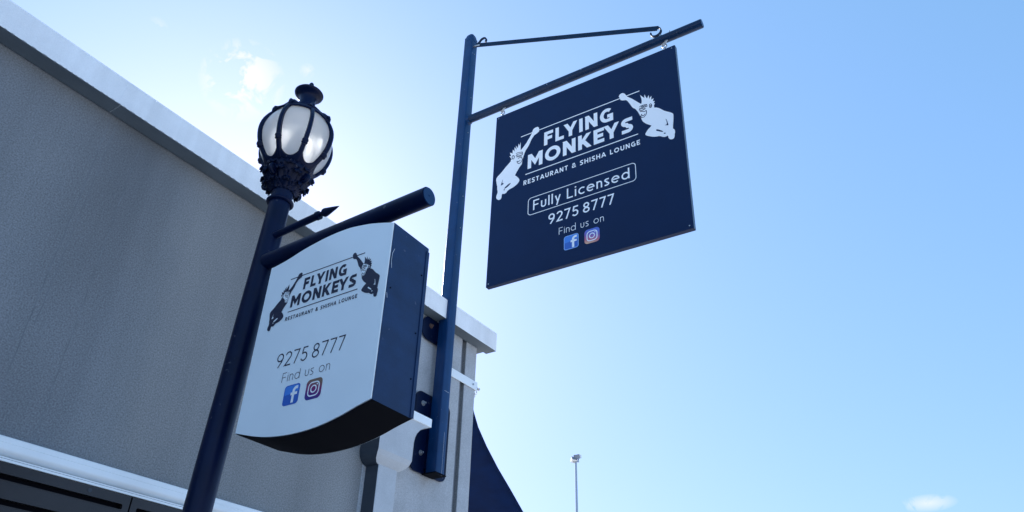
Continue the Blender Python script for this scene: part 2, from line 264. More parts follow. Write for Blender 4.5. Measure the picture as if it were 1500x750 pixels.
# ------------------------------------------------------------------ building: local x along the wall (0 = right end), local y = 0 wall face, -y towards street
BX = Matrix.Translation((4.245, 3.092, 0)) @ Matrix.Rotation(-.0205, 4, 'Z')
bld = empty('shop_building', BX, 'grey rendered single storey shop with pale parapet cap, filling the left of the photo', 'building')
LX = -14.0
b = MB()                                    # wall, with a recessed vertical channel near the end
b.prism([(LX,0),(-.175,0),(-.175,.028),(-.125,.028),(-.125,0),(0,0),(0,.25),(LX,.25)], 2.45, 4.135, 2)
wall = b.build('wall', 'render_wall', bld)
b = MB(); b.box((LX,.002,-.1),(0,.25,2.449)); b.build('lower_wall', 'render_wall', bld)
b = MB(); b.box((-.174,.0262,2.46),(-.126,.0268,4.134)); b.build('wall_channel', 'groove_dark', bld)
# lighter strip of render between channel and corner, and pier face
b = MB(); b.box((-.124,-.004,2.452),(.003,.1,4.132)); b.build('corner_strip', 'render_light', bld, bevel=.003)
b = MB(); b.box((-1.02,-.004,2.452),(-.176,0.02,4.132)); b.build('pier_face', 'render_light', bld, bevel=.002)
b = MB(); b.box((-.02,.252,-.1),(0,9,4.13)); b.box((LX,8.8,-.1),(-.021,9,4.13)); b.box((LX,.251,-.1),(LX+.2,8.799,4.13)); b.build('return_wall', 'render_wall', bld)
b = MB(); b.box((LX+.2,.25,3.9),(-.021,8.8,4.0)); b.build('roof', 'roof_sheet', bld)
# hairline joints in the render
for (x, w_, z0, z1, sk) in ((-2.98, .005, 2.6, 4.1, .0), (-2.955, .004, 3.0, 4.1, .01), (-2.80, .004, 2.55, 4.06, -.01)):
    b = MB(); n = 24
    vs = []
    for i in range(n+1):
        z = z0 + (z1-z0)*i/n; xx = x + sk*(i/n) + random.uniform(-.003, .003)
        vs += [(xx-w_/2,-.0006,z),(xx+w_/2,-.0006,z)]
    b.add(vs, [(2*i,2*i+1,2*i+3,2*i+2) for i in range(n)]); b.build('render_joint', 'joint_fill', bld)
# parapet cap in lengths, with an open slot where the sign pole passes
CY, CZ0, CZ1 = -.105, 4.11, 4.262
POLE_L, POLE_R = -.500, -.404
def cap_piece(x0, x1, seed):
    b = MB(); rnd = random.Random(seed)
    n = max(2, int((x1-x0)/.22)); prof = lambda j: [(CY, CZ0), (CY, CZ1-.004), (CY+.006, CZ1), (.32, CZ1+.02), (.32, CZ0+.04), (.26, CZ0+.022), (0.0, CZ0+.022), (-.012, CZ0)]
    rows = []
    for i in range(n+1):
        x = x0 + (x1-x0)*i/n; dz = rnd.uniform(-.0005, .0005) if 0 < i < n else 0
        rows.append([(x, p[0] + (dz if p[0] < CY + .001 else 0), p[1] + dz) for p in prof(i)])
    k = len(rows[0]); vs = [p for r in rows for p in r]
    b.add(vs, [(i*k+j, i*k+(j+1) % k, (i+1)*k+(j+1) % k, (i+1)*k+j) for i in range(n) for j in range(k)])
    b.add(rows[0] + rows[-1], [tuple(range(k))[::-1], tuple(range(k, 2*k))])
    o = b.build('parapet_cap', None or 'cap_paint', bld)
    o.data.materials.append(MATS['soffit_dark'])
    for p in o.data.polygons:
        if p.normal.z < -.6: p.material_index = 1  # downward faces of the cap take the darker colour
    return o
cap_piece(LX, -5.9, 3)
cap_piece(-5.897, -3.004, 1)
cap_piece(-3.000, POLE_L, 2)
cap_piece(POLE_R, .11, 4)
b = MB(); b.box((POLE_L+.001, .03, CZ0+.03), (POLE_R-.001, .3, CZ1)); b.build('cap_infill', 'soffit_dark', bld)
# folded lap strip over the cap joint and a row of small clamp screws
b = MB(); b.box((-3.012, CY-.0016, CZ0+.002), (-2.996, CY+.002, CZ1-.006)); b.build('lap_strip', 'cap_paint', bld)
# thin drip nib along the fascia's lower edge, broken like the photo's speckled edge
b = MB()
x = -3.9
while x < POLE_L - .12:
    l_ = random.uniform(.006, .022); h_ = random.uniform(.0012, .0028)
    b.box((x, CY-.0018, CZ0-h_), (x+l_, CY+.004, CZ0+.0016)); x += l_ + random.uniform(.01, .035)
b.build('drip_edge', 'groove_dark', bld)['kind'] = 'stuff'
# white gutter band over the shopfront
b = MB()
prof = [(0.01,2.525),(-.085,2.522),(-.1,2.516)]
prof += [(-.1,2.4965),(-.098,2.4955),(-.098,2.4945),(-.1,2.4935)]
for i in range(9):
    a = i/8*PI/2; prof.append((-.1 + .045*(1-math.cos(a)), 2.476 - .022*math.sin(a)))
prof += [(-.052,2.4535),(-.052,2.449),(-.092,2.449),(-.092,2.4445),(-.084,2.4445),(-.084,2.4425),(-.092,2.4425),(-.092,2.434),(.01,2.434)]
for (xa, xb) in ((LX, -3.06), (-3.058, -.9)):
    m = MB(); m.prism(prof, xa, xb, 0); m.build('gutter_band', 'white_trim', bld)
# charcoal shutter panels under the band, slots cut through
def slot_panel(x0, x1, hole=True):
    t = MB(); yf, yb = -.088, -.070
    z = 2.432; rails = []
    zs = [2.4315]
    slots = [(2.394-.084*i, 2.372-.084*i) for i in range(6)]
    e0, e1 = x0+.028, x1-.028
    top = 2.4315
    for (a, c) in slots:
        t.box((x0, yf, a), (x1, yb, top)); top = c
    t.box((x0, yf, 1.9), (x1, yb, top))
    for (a, c) in slots:                     # end posts of each slot with rounded inner corners
        r = .007
        for (ex, sx) in ((x0, 1), (x1, -1)):
            inner = ex + sx*.028
            pts = [(ex, c), (inner + sx*r, c)]
            for i in range(5):
                an = i/4*PI/2; pts.append((inner + sx*r*(1-math.sin(an)), c + r*(1-math.cos(an))))
            for i in range(5):
                an = i/4*PI/2; pts.append((inner + sx*r*(1-math.cos(an)), a - r + r*math.sin(an)))
            pts += [(inner + sx*r, a), (ex, a)]
            t.prism(pts, yf, yb, 1)
    o = t.build('shutter_panel', 'charcoal_steel', bld)
    if hole:
        h = MB(); h.tube([(x1-.178,yf-.0012,2.414),(x1-.178,yf+.002,2.414)], .0085, seg=20); h.build('lock_hole', 'pipe_dark', o)
    h = MB()
    for (a, c) in slots: h.box((e0, yf-.0014, c-.0016), (e1, yf+.003, c+.0006))
    h.build('slot_lip', 'charcoal_steel', o)
for k in range(-5, 2):
    xb = 1.859 - 4.245 - .004 + k*1.26
    slot_panel(xb-1.255, xb-.002)
b = MB(); b.box((LX, -.060, 1.85), (-.95, -.004, 2.433)); b.build('shutter_box', 'black_void', bld)
# rain head with lip and downpipe
def shape_x(xc, hw_top):
    return None
hx = lambda X: X - 4.245
b = MB(); c0 = hx(3.332)
prof = []                                    # right half outline (dx, z) from lip down
right = [(.286,3.272),(.272,3.267),(.232,3.252),(.195,3.228),(.168,3.198),(.154,3.168),(.147,3.135),(.146,3.02),(.140,2.992),(.126,2.970),(.105,2.955),(.082,2.948)]
poly = [(c0 + d, z) for d, z in right] + [(c0 - d, z) for d, z in reversed(right)]
# front plate bulges back towards the pipe at its foot
yfr = -.150; n = len(poly)
def fy(z): return yfr if z > 3.03 else yfr + .052*(1 - math.cos(min(1,(3.03-z)/.082)*PI/2))
for i in range(len(right)-1):
    (d0, z0), (d1, z1) = right[i], right[i+1]
    b.add([(c0-d0,fy(z0),z0),(c0+d0,fy(z0),z0),(c0+d1,fy(z1),z1),(c0-d1,fy(z1),z1)], [(0,1,2,3)], None, True)
    b.add([(c0+d0,fy(z0),z0),(c0+d0,-.004,z0),(c0+d1,-.004,z1),(c0+d1,fy(z1),z1)], [(0,1,2,3)], None)
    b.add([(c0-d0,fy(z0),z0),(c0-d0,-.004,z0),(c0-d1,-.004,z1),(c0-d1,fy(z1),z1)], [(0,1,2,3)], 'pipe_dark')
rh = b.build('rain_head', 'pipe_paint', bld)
b = MB(); b.box((c0-.290, yfr-.008, 3.2722), (c0+.290, -.004, 3.327)); b.build('lip', 'white_trim', rh, bevel=.003)
b = MB(); b.box((c0-.080, yfr+.048, -.05), (c0+.080, -.006, 2.952)); dp = b.build('downpipe', 'pipe_paint', bld, bevel=.004)
b = MB(); b.box((c0-.0815, yfr+.051, -.05), (c0-.0795, -.006, 2.951)); b.build('dark_side_sheet', 'pipe_dark', dp)  # thin sheet giving the pipe's left side a darker colour

# ------------------------------------------------------------------ strap bracket and shackle for the sail
sb = empty('corner_strap', BX @ Matrix.Translation((-.1, -.008, 3.81)), 'pale flat steel strap bolted round the building corner below the cap', 'bracket')
b = MB(); b.box((-.235,-.007,-.030),(.118,.000,.032)); b.box((.111,.001,-.030),(.118,.2,.032)); b.build('strap_plate', 'white_trim', sb, bevel=.0015)
b = MB(); b.tube([(.065,-.007,.0),(.065,-.013,.0)], .007, seg=8); b.build('bolt', 'galvanised', sb)
b = MB(); b.tube([(.118,.03,.0),(.165,.02,.004)], .006, seg=8); b.tube([(.118,.03,.0),(.125,.03,-.006)], .014, seg=6); b.tube([(.150,.02,-.010),(.150,.02,.018)], .004, seg=8); b.tube([(.160,.02,.004),(.175,.02,.004)], .011, seg=6); b.build('eye_bolt', 'galvanised', sb)
b = MB()
b.tube([(.137+.014*math.cos(a*PI/8), .022, -.028+.016*math.sin(a*PI/8)) for a in range(0, 17)], .0035, seg=6)
b.tube([(.125+.012*math.cos(a*PI/8), .026, -.058+.014*math.sin(a*PI/8)) for a in range(0, 17)], .003, seg=6)
b.build('shackle', 'galvanised', sb)

# ------------------------------------------------------------------ shade sail behind the corner
sail = empty('shade_sail', Matrix.Identity(4), 'dark navy fabric shade sail with curved edge, stretched behind the building corner', 'shade sail')
def rayp(px, py, d):                         # offline-measured edge curve, given as (x, y, z)
    return None
EDGE = SAIL_EDGE
b = MB(); n = len(EDGE); rows = []; far = Vector((7.6, 7.9, 3.35)); K = 10
A = [Vector(p) for p in EDGE]
vs = []
for i, p in enumerate(A):
    q = A[0].lerp(far, i/(n-1)) + Vector((0, .0, -.05*math.sin(PI*i/(n-1))))
    for k in range(K+1): vs.append(p.lerp(q, k/K) + Vector((0,0,-.03*math.sin(PI*k/K)*i/(n-1))))
b.add(vs, [(i*(K+1)+k, i*(K+1)+k+1, (i+1)*(K+1)+k+1, (i+1)*(K+1)+k) for i in range(n-1) for k in range(K)], None, True)
o = b.build('fabric', 'sail_fabric', sail)
md = o.modifiers.new('thickness', 'SOLIDIFY'); md.thickness = .004
b = MB(); b.tube([p + Vector((0,0,-.001)) for p in A], .008, seg=8); b.build('hem', 'sail_fabric', sail)

# ------------------------------------------------------------------ far floodlight pole
az = math.radians(28.13); D = 30.0
fl = empty('floodlight_pole', Matrix.Translation((D*math.cos(az), D*math.sin(az), -.13)) @ Matrix.Rotation(az, 4, 'Z'), 'tall slim distant pole with two white floodlights, alone against the sky', 'floodlight')
H = 1.6 + .318*D + .13
b = MB(); b.tube([(0,0,0),(0,0,H*.5),(0,0,H)], [.085,.065,.042], seg=12); b.build('pole', 'galvanised', fl)
b = MB(); b.box((-.03,-.13,H-.02),(.03,.13,H+.03)); b.build('crossbar', 'galvanised', fl)
for (yy, zz, ry, rz, s_) in ((.10, .05, .5, .5, .78), (-.10, .19, -.25, -.5, .85)):
    M = Matrix.Translation((-.02, yy, H+zz)) @ Euler((0, ry, rz)).to_matrix().to_4x4()
    b = MB(); P_ = [Vector(p) for p in ((-.16,-.15,-.10),(.10,-.11,-.07),(.10,.11,-.07),(-.16,.15,-.10),(-.16,-.15,.10),(.10,-.11,.07),(.10,.11,.07),(-.16,.15,.10))]
    b.add([M @ (v*s_) for v in P_], [(0,3,2,1),(4,5,6,7),(0,1,5,4),(1,2,6,5),(2,3,7,6)])
    hd = b.build('floodlight_head', 'lamp_housing', fl)
    b = MB(); b.add([M @ (Vector(v)*s_) for v in ((-.150,-.135,-.085),(-.150,.135,-.085),(-.150,.135,.085),(-.150,-.135,.085))], [(0,1,2,3)]); b.build('lens', 'lens_glass', hd)
    b = MB(); b.tube([M @ Vector((.0,0,-.08)), (0,yy*.8,H+.02)], .018, seg=8); b.build('yoke', 'black_void', hd)

# ------------------------------------------------------------------ sign post fixed to the wall
sp_ = empty('sign_post', Matrix.Translation((3.79, 3.017, 3.0)), 'tall navy square pole bolted to the building corner, carrying the hanging sign', 'sign post')
W = .0425
def L3(p): return Vector(p) - Vector((3.79, 3.017, 3.0))
b = MB(); z0, z1 = 3.030, 6.985
def pc(z): return 3.772 + (z-3.03)*(3.808-3.772)/(6.985-3.03)
vs = []
cs = []
r = .007
for (sx, sy, a0) in ((1,1,0),(-1,1,90),(-1,-1,180),(1,-1,270)):
    for i in range(4):
        a = math.radians(a0 + i*30); cs.append((sx*(W-r)+r*math.cos(a), sy*(W-r)+r*math.sin(a)))
n = len(cs)
for z in (z0, z1): vs += [L3((pc(z)+x_, 3.017+y_, z)) for x_, y_ in cs]
b.add(vs, [(i,(i+1)%n,n+(i+1)%n,n+i) for i in range(n)], None, True); b.add(vs, [tuple(range(n))[::-1], tuple(range(n,2*n))])
b.build('pole', 'pole_paint', sp_)
b = MB(); rows = []
cq = []
for (sx, sy, a0) in ((1,1,0),(-1,1,90),(-1,-1,180),(1,-1,270)):
    for i in range(6):
        a = math.radians(a0 + i*18); cq.append((sx*(W*1.05-.030)+.030*math.cos(a), sy*(W*1.05-.030)+.030*math.sin(a)))
nq = len(cq)
for (k1, dz) in [(1.0,-.045),(1.0,-.012)] + [(max(.02, math.cos(i/9*PI/2))**.62, -.012 + .066*math.sin(i/9*PI/2)) for i in range(1, 10)]:
    rows.append([L3((pc(z1)+x_*k1, 3.017+y_*k1, z1+dz)) for x_, y_ in cq])
vs = [p for row in rows for p in row]
b.add(vs, [(i*nq+j, i*nq+(j+1)%nq, (i+1)*nq+(j+1)%nq, (i+1)*nq+j) for i in range(len(rows)-1) for j in range(nq)], None, True); b.add(rows[0], [tuple(range(nq))]); b.build('pole_cap', 'pole_paint', sp_)
def plate(x0, x1, zz0, zz1, y0, y1, rr, bolts):
    pts = []
    for (cx, cz, a0) in ((x1-rr,zz1-rr,0),(x0+rr,zz1-rr,90),(x0+rr,zz0+rr,180),(x1-rr,zz0+rr,270)):
        for i in range(8):
            a = math.radians(a0 + i*90/7); pts.append((cx+rr*math.cos(a)-3.79, cz+rr*math.sin(a)-3.0))
    b = MB(); b.prism(pts, y0-3.017, y1-3.017, 1); p_ = b.build('mounting_plate', 'navy_paint', sp_)
    for (bx, bz, mt) in bolts:
        h = MB(); h.tube([(bx-3.79, y0-3.017, bz-3.0), (bx-3.79, y0-3.017-.012, bz-3.0)], .013, seg=6); h.tube([(bx-3.79, y0-3.017-.012, bz-3.0), (bx-3.79, y0-3.017-.024, bz-3.0)], .006, seg=10)
        h.tube([(bx-3.79, y0-3.017-.0005, bz-3.0), (bx-3.79, y0-3.017-.003, bz-3.0)], .018, seg=16); h.build('bolt', mt, p_)
plate(3.600, 3.965, 3.030, 3.555, 3.078, 3.088, .055, [(3.672,3.478,'galvanised'),(3.690,3.155,'galvanised'),(3.90,3.478,'galvanised'),(3.90,3.13,'galvanised')])
plate(3.600, 3.900, 3.935, 4.105, 3.078, 3.088, .06, [(3.680,4.045,'rusty_metal')])
for (zz, za, zb) in ((3.3, .06, .50), (4, .95, 1.09)):
    b = MB(); b.box((pc(zz)-.04-3.79, .0435, za), (pc(zz)+.04-3.79, .0612, zb)); b.build('stand_off', 'navy_paint', sp_)
b = MB(); b.box((pc(3.1)-.055-3.79, -.050, .022), (pc(3.1)+.055-3.79, .0608, .0295)); b.build('foot_plate', 'black_void', sp_)
XS = 3.80
b = MB(); b.tube([L3((XS-.002,2.990,5.992)), L3((XS,.953,5.952))], .0335, seg=28); arm = b.build('arm', 'arm_paint', sp_)
b = MB(); b.tube([L3((XS,.953,5.952)), L3((XS,.949,5.952))], .030, seg=24); b.build('end_cap', 'pole_paint', arm)
b = MB(); b.tube([L3((XS-.002,2.9745,5.992)), L3((XS-.002,2.955,5.9915))], [.046,.036], seg=24); b.build('weld_collar', 'pole_paint', arm)
# flat-bar brace with a scroll at each end
def ribbonbar(path, hw, th, name, parent):
    b = MB(); P = [Vector(p) for p in path]; n = len(P); vs = []
    for i, p in enumerate(P):
        t = (P[min(i+1,n-1)] - P[max(i-1,0)]).normalized(); nn = Vector((0, -t.z, t.y))
        for (sx, sn) in ((-1,-1),(1,-1),(1,1),(-1,1)): vs.append(L3(p + Vector((sx*hw,0,0)) + nn*sn*th/2))
    b.add(vs, [(i*4+j, i*4+(j+1)%4, (i+1)*4+(j+1)%4, (i+1)*4+j) for i in range(n-1) for j in range(4)]); b.add([vs[j] for j in range(4)] + [vs[(n-1)*4+j] for j in range(4)], [(3,2,1,0),(4,5,6,7)])
    return b.build(name, 'brace_paint', parent)
p0 = Vector((XS, 2.905, 6.850)); p1 = Vector((XS, 1.285, 6.098)); d = (p1-p0).normalized(); up = Vector((0, -d.z, d.y)); up = up if up.z > 0 else -up
b = MB(); vs = []
for p in (p0 - d*.055, p1 + d*.01):
    for (sx, sn) in ((-1,-1),(1,-1),(1,1),(-1,1)): vs.append(L3(p + Vector((sx*.004,0,0)) + up*sn*.021))
b.add(vs, [(j, (j+1)%4, 4+(j+1)%4, 4+j) for j in range(4)] + [(3,2,1,0),(4,5,6,7)]); brace = b.build('brace', 'brace_paint', sp_, bevel=.0015)
path = [p0 - d*.045 - up*.012]
c1 = p0 + up*.040 + d*.012                              # cane-shaped scroll over the pole end
for i in range(15):
    a = i/14*PI*1.10; path.append(c1 + (-d*math.cos(a) + up*math.sin(a))*.036)
ribbonbar(path, .009, .010, 'scroll', brace)
c2 = p1 - up*.036 + d*.008                              # scroll turning down onto the arm
path = [c2 + (up*math.cos(a) + d*math.sin(a))*.040 for a in [i/18*PI*1.45 for i in range(19)]]
ribbonbar(path, .009, .009, 'scroll', brace)
b = MB(); b.tube([L3((XS,2.976,6.868)), L3((XS,2.905,6.850))], .011, seg=10); b.build('brace_bolt', 'galvanised', sp_)
b = MB(); b.tube([L3((XS,1.262,6.012)), L3((XS,1.262,5.97))], .010, seg=8); b.build('brace_bolt', 'galvanised', sp_)
for (zz, yy) in ((6.78, 2.9742), (5.855, 2.9742), (6.25, 2.9742), (5.2, 2.9742), (4.9,2.9742)):
    b = MB(); b.tube([L3((pc(zz)+.004, yy, zz)), L3((pc(zz)+.004, yy-.004, zz))], .0045, seg=8); b.build('rivet', 'galvanised', sp_)
for y_ in (2.2, 1.9, 1.18): b = MB(); b.tube([L3((XS-.0335,y_,5.975)), L3((XS-.0375,y_,5.974))], .0045, seg=8); b.build('rivet', 'galvanised', arm)
b = MB(); b.box((.0150-.018+0,-.0432,.02),(.0165-.018,-.0428,.30)); b.build('scratch', 'scratch_mark', sp_)
b = MB(); b.box((-.035,-.0432,.575),(.015,-.0428,.577)); b.build('scratch', 'scratch_mark', sp_)

# ------------------------------------------------------------------ lettering engine: strokes with a pen width, cut flat at top and foot
def arc(cx, cy, rx, ry, a0, a1, n=12):
    return [(cx + rx*math.cos(math.radians(a0 + (a1-a0)*i/n)), cy + ry*math.sin(math.radians(a0 + (a1-a0)*i/n))) for i in range(n+1)]
def bold(ch, t):
    h = t/2; W_ = .74
    if ch == 'F': return .62, [[(h,0),(h,1)], [(h,1-h),(.62,1-h)], [(h,.50),(.56,.50)]]
    if ch == 'L': return .58, [[(h,0),(h,1)], [(h,h),(.58,h)]]
    if ch == 'Y': return .84, [[(.42,0),(.42,.44)], [(h*.9-.06,1.08),(.42,.40)], [(.84-h*.9+.06,1.08),(.42,.40)]]
    if ch == 'I': return t, [[(h,0),(h,1)]]
    if ch == 'N': return .80, [[(h,0),(h,1)], [(.80-h,0),(.80-h,1)], [(h*.6,1.06),(.80-h*.6,-.06)]]
    if ch == 'G': return .84, [arc(.44,.5,.44-h,.5-h,48,180) + arc(.44,.5,.44-h,.5-h,180,285)[1:], [(.50,h),(.84-h,h)], [(.84-h,0),(.84-h,.54)], [(.47,.54-h),(.84,.54-h)]]
    if ch == 'M': return .98, [[(h,0),(h,1)], [(.98-h,0),(.98-h,1)], [(h*.75,1.04),(.49,.36),(.98-h*.75,1.04)]]
    if ch == 'O': return 1.0, [arc(.5,.5,.5-h,.5-h,0,360,28)]
    if ch == 'K': return .80, [[(h,0),(h,1)], [(h+.02,.36),(.80-h*.6,1.08)], [(.30,.55),(.80-h*.4,-.10)]]
    if ch == 'E': return .64, [[(h,0),(h,1)], [(h,1-h),(.64,1-h)], [(h,.5),(.58,.5)], [(h,h),(.64,h)]]
    if ch == 'S':
        r1 = .25
        return .68, [[(.66,1-h)] + [(.36,1-h)] + arc(.30,.75-h*.25,.30-h,(.25-h*.75),90,270,10) + arc(.38,.25+h*.25,.30-h,.25-h*.75,90,-90,10) + [(.02,h)]]
    if ch == 'R': return .72, [[(h,0),(h,1)], [(h,1-h),(.40,1-h)] + arc(.40,.69,.31-h,.31-h,90,-90,10) + [(h,.38+h)], [(.34,.42),(.72-h*.5,-.08)]]
    if ch == 'T': return .70, [[(.35,0),(.35,1)], [(0,1-h),(.70,1-h)]]
    if ch == 'A': return .86, [[(h*.5-.03,-.06),(.43,1.02-h*.3)], [(.86-h*.5+.03,-.06),(.43,1.02-h*.3)], [(.2,.28),(.66,.28)]]
    if ch == 'U': return .78, [[(h,1),(h,.39)] + arc(.39,.39,.39-h,.39-h,180,360,12) + [(.78-h,1)]]
    if ch == 'H': return .80, [[(h,0),(h,1)], [(.80-h,0),(.80-h,1)], [(h,.5),(.8-h,.5)]]
    if ch == '&': return .82, [[(.80,.02),(.20,.72)] + arc(.38,.80,.20-h*.3,.20-h*.6,200,-20,10) + [(.16,.42)] + arc(.34,.26,.30-h*.6,.26-h*.6,150,300,10) + [(.74,.52)]]
    return .34, []
def thin(ch, t):
    h = t/2
    if ch == 'F': return .56, [[(h,0),(h,1-h),(.56,1-h)], [(h,.5),(.50,.5)]]
    if ch == 'L': return .54, [[(h,1),(h,h),(.54,h)]]
    if ch == 'u': return .50, [[(h,.70),(h,.25)] + arc(.25,.25,.25-h,.25-h,180,360,10) + [(.50-h,.70)]]
    if ch == 'l': return t, [[(h,0),(h,1)]]
    if ch == 'y': return .54, [[(h,.70),(.27,.08)], [(.54-h,.70),(.18,-.26)]]
    if ch == 'i': return t, [[(h,0),(h,.70)], [(h,.84),(h,.84+t)]]
    if ch == 'c': return .56, [arc(.35,.35,.35-h,.35-h,48,312,18)]
    if ch == 'e': return .68, [[(h,.37),(.68-h,.37)] + arc(.35,.35,.35-h,.35-h,5,312,20)[0:]]
    if ch == 'n': return .50, [[(h,0),(h,.70)], [(h,.45)] + arc(.25,.45,.25-h,.25-h,180,0,10) + [(.50-h,0)]]
    if ch == 's': return .42, [[(.40,.70-h),(.24,.70-h)] + arc(.20,.53,.17-h*.5,.17-h,90,270,8) + arc(.22,.18,.17-h*.3,.18-h,90,-90,8) + [(.02,h)]]
    if ch == 'd': return .68, [arc(.34,.35,.34-h,.35-h,0,360,22), [(.68-h,0),(.68-h,1.02)]]
    if ch == 'o': return .70, [arc(.35,.35,.35-h,.35-h,0,360,22)]
    if ch == '9': return .60, [arc(.30,.70,.30-h,.30-h,0,360,20), [(.60-h,.66),(.50,.44),(.20,0)]]
    if ch == '2': return .58, [arc(.29,.71,.29-h,.29-h,165,-30,12) + [(h*1.3,h),(.58,h)]]
    if ch == '7': return .56, [[(0,1-h),(.56-h,1-h),(.18,0)]]
    if ch == '5': return .58, [[(.54,1-h),(.16,1-h),(.10,.58)] + arc(.27,.32,.30-h,.32-h,125,-155,14)]
    if ch == '8': return .60, [arc(.30,.74,.24-h*.6,.26-h,0,360,18), arc(.30,.27,.30-h,.27-h,0,360,20)]
    return .34, []
def clip(poly, y0, y1):
    for (lim, sg) in ((y0, 1), (y1, -1)):
        o = []
        for i in range(len(poly)):
            a, b = poly[i], poly[(i+1) % len(poly)]
            ia, ib = (a[1]-lim)*sg >= -1e-9, (b[1]-lim)*sg >= -1e-9
            if ia: o.append(a)
            if ia != ib:
                t = (lim-a[1])/(b[1]-a[1]); o.append((a[0]+(b[0]-a[0])*t, lim))
        poly = o
        if len(poly) < 3: return []
    return poly
def ribbon(pts, t):
    pts = [p for i, p in enumerate(pts) if i == 0 or abs(p[0]-pts[i-1][0]) + abs(p[1]-pts[i-1][1]) > 1e-5]
    n = len(pts); closed = abs(pts[0][0]-pts[-1][0]) + abs(pts[0][1]-pts[-1][1]) < 1e-6
    L_, R_ = [], []
    def nrm(a, b):
        dx, dy = b[0]-a[0], b[1]-a[1]; q = math.hypot(dx, dy) or 1; return (-dy/q, dx/q)
    for i in range(n):
        if closed: a = nrm(pts[i-1 if i > 0 else n-2], pts[i]); b = nrm(pts[i], pts[i+1 if i < n-1 else 1])
        else:
            a = nrm(pts[i-1], pts[i]) if i > 0 else nrm(pts[0], pts[1]); b = nrm(pts[i], pts[i+1]) if i < n-1 else a
        mx, my = a[0]+b[0], a[1]+b[1]; q = mx*mx+my*my
        if q < .5: mx, my, q = b[0]*1.4, b[1]*1.4, 2
        k = 2/q if q > 1e-6 else 1
        mx, my = mx*k/1, my*k/1
        mx, my = mx, my
        L_.append((pts[i][0]+mx*t/2, pts[i][1]+my*t/2)); R_.append((pts[i][0]-mx*t/2, pts[i][1]-my*t/2))
    return [[R_[i], R_[i+1], L_[i+1], L_[i]] for i in range(n-1)]
def words(name, mat_, root, text, x0, x1, y0, hgt, t, gap, font, z, space=.38):
    # every word of the line is a part of its own
    spans = text.split(' ')
    for i in range(len(spans)):
        mb = MB(); letter_line(mb, text, x0, x1, y0, hgt, t, gap, font, z, space, i); mb.build(name, mat_, root)
def letter_line(mb, text, x0, x1, y0, hgt, t, gap, font, z, space=.38, only=None):
    items = []; cur = 0; wi = 0; prev = ''
    for ch in text:
        if font is bold and prev + ch in ('LY', 'EY'): cur -= .14
        prev = ch
        if ch == ' ': cur += space; wi += 1; continue
        wd, st = font(ch, t); items.append((cur, st if only is None or only == wi else [])); cur += wd + gap
    total = cur - gap; sx = (x1-x0)/total; k = 0
    for (ox, st) in items:
        for s_ in st:
            k += 1; zz = z + (k % 4)*.00006
            for q in ribbon(s_, t):
                q = clip(q, -.30 if font is thin else 0, 1.03 if font is thin else 1)
                if len(q) < 3: continue
                mb.add([(x0 + (px+ox)*sx, y0 + py*hgt, zz) for px, py in q], [tuple(range(len(q)))])
def line(mb, a, b_, t, z):
    for q in ribbon([a, b_], t): mb.add([(x, y, z) for x, y in q], [(0,1,2,3)])
def poly_lines(mb, pts, t, z):
    for q in ribbon(pts, t): mb.add([(x, y, z) for x, y in q], [(0,1,2,3)])
def rrect(cx, cy, w_, h_, r, n=6):
    pts = []
    for (sx, sy, a0) in ((1,1,0),(-1,1,90),(-1,-1,180),(1,-1,270)):
        for i in range(n+1):
            a = math.radians(a0 + 90*i/n); pts.append((cx+sx*(w_/2-r)+r*math.cos(a), cy+sy*(h_/2-r)+r*math.sin(a)))
    return pts
def fill(mb, pts, z, mat=None): mb.add([(x, y, z) for x, y in pts], [tuple(range(len(pts)))], mat)

def facing(p):
    # local X -> world -Y, local Y -> world Z, local Z -> world -X (towards the camera side)
    return Matrix(((0,0,-1,p[0]),(-1,0,0,p[1]),(0,1,0,p[2]),(0,0,0,1)))
def logo(root, s, ink, paper, z, bw=.0075):
    words('name_lettering', ink, root, 'FLYING', -.312*s, .286*s, .220*s, .135*s, .235, .17, bold, z)
    words('name_lettering', ink, root, 'MONKEYS', -.457*s, .440*s, .046*s, .140*s, .235, .16, bold, z)
    words('subtitle_lettering', ink, root, 'RESTAURANT & SHISHA LOUNGE', -.490*s, .486*s, -.100*s, .044*s, .20, .26, bold, z, .62)
    for (xa, xb, yy) in ((-.531, .507, .405), (-.475, .475, 0)):
        mb = MB(); line(mb, (xa*s,yy*s), (xb*s,yy*s), bw*s/.95, z); mb.build('rule_line', ink, root)
    for side in ('left', 'right'):
        e = EMBLEM[side]; mb = MB(); fill(mb, [(x*s, y*s) for x, y in e['body']], z + .0003); em = mb.build('monkey_emblem', ink, root)
        mb = MB()
        for c_ in e['cuts']: fill(mb, [(x*s, y*s) for x, y in c_], z + .0006)
        if ink == 'print_dark': fill(mb, [(x*s, y*s) for x, y in e['face']], z + .0006)
        mb.build('emblem_cut_out', 'box_paper' if paper == 'box_white' else paper, em)
        mb = MB()
        for i, c_ in enumerate(e['lines']): poly_lines(mb, [(x*s, y*s) for x, y in c_], .0056*s if ink == 'print_white' else .0052*s, z + .0009 + i*.00005)
        mb.build('emblem_line', paper if ink == 'print_white' else ink, em)
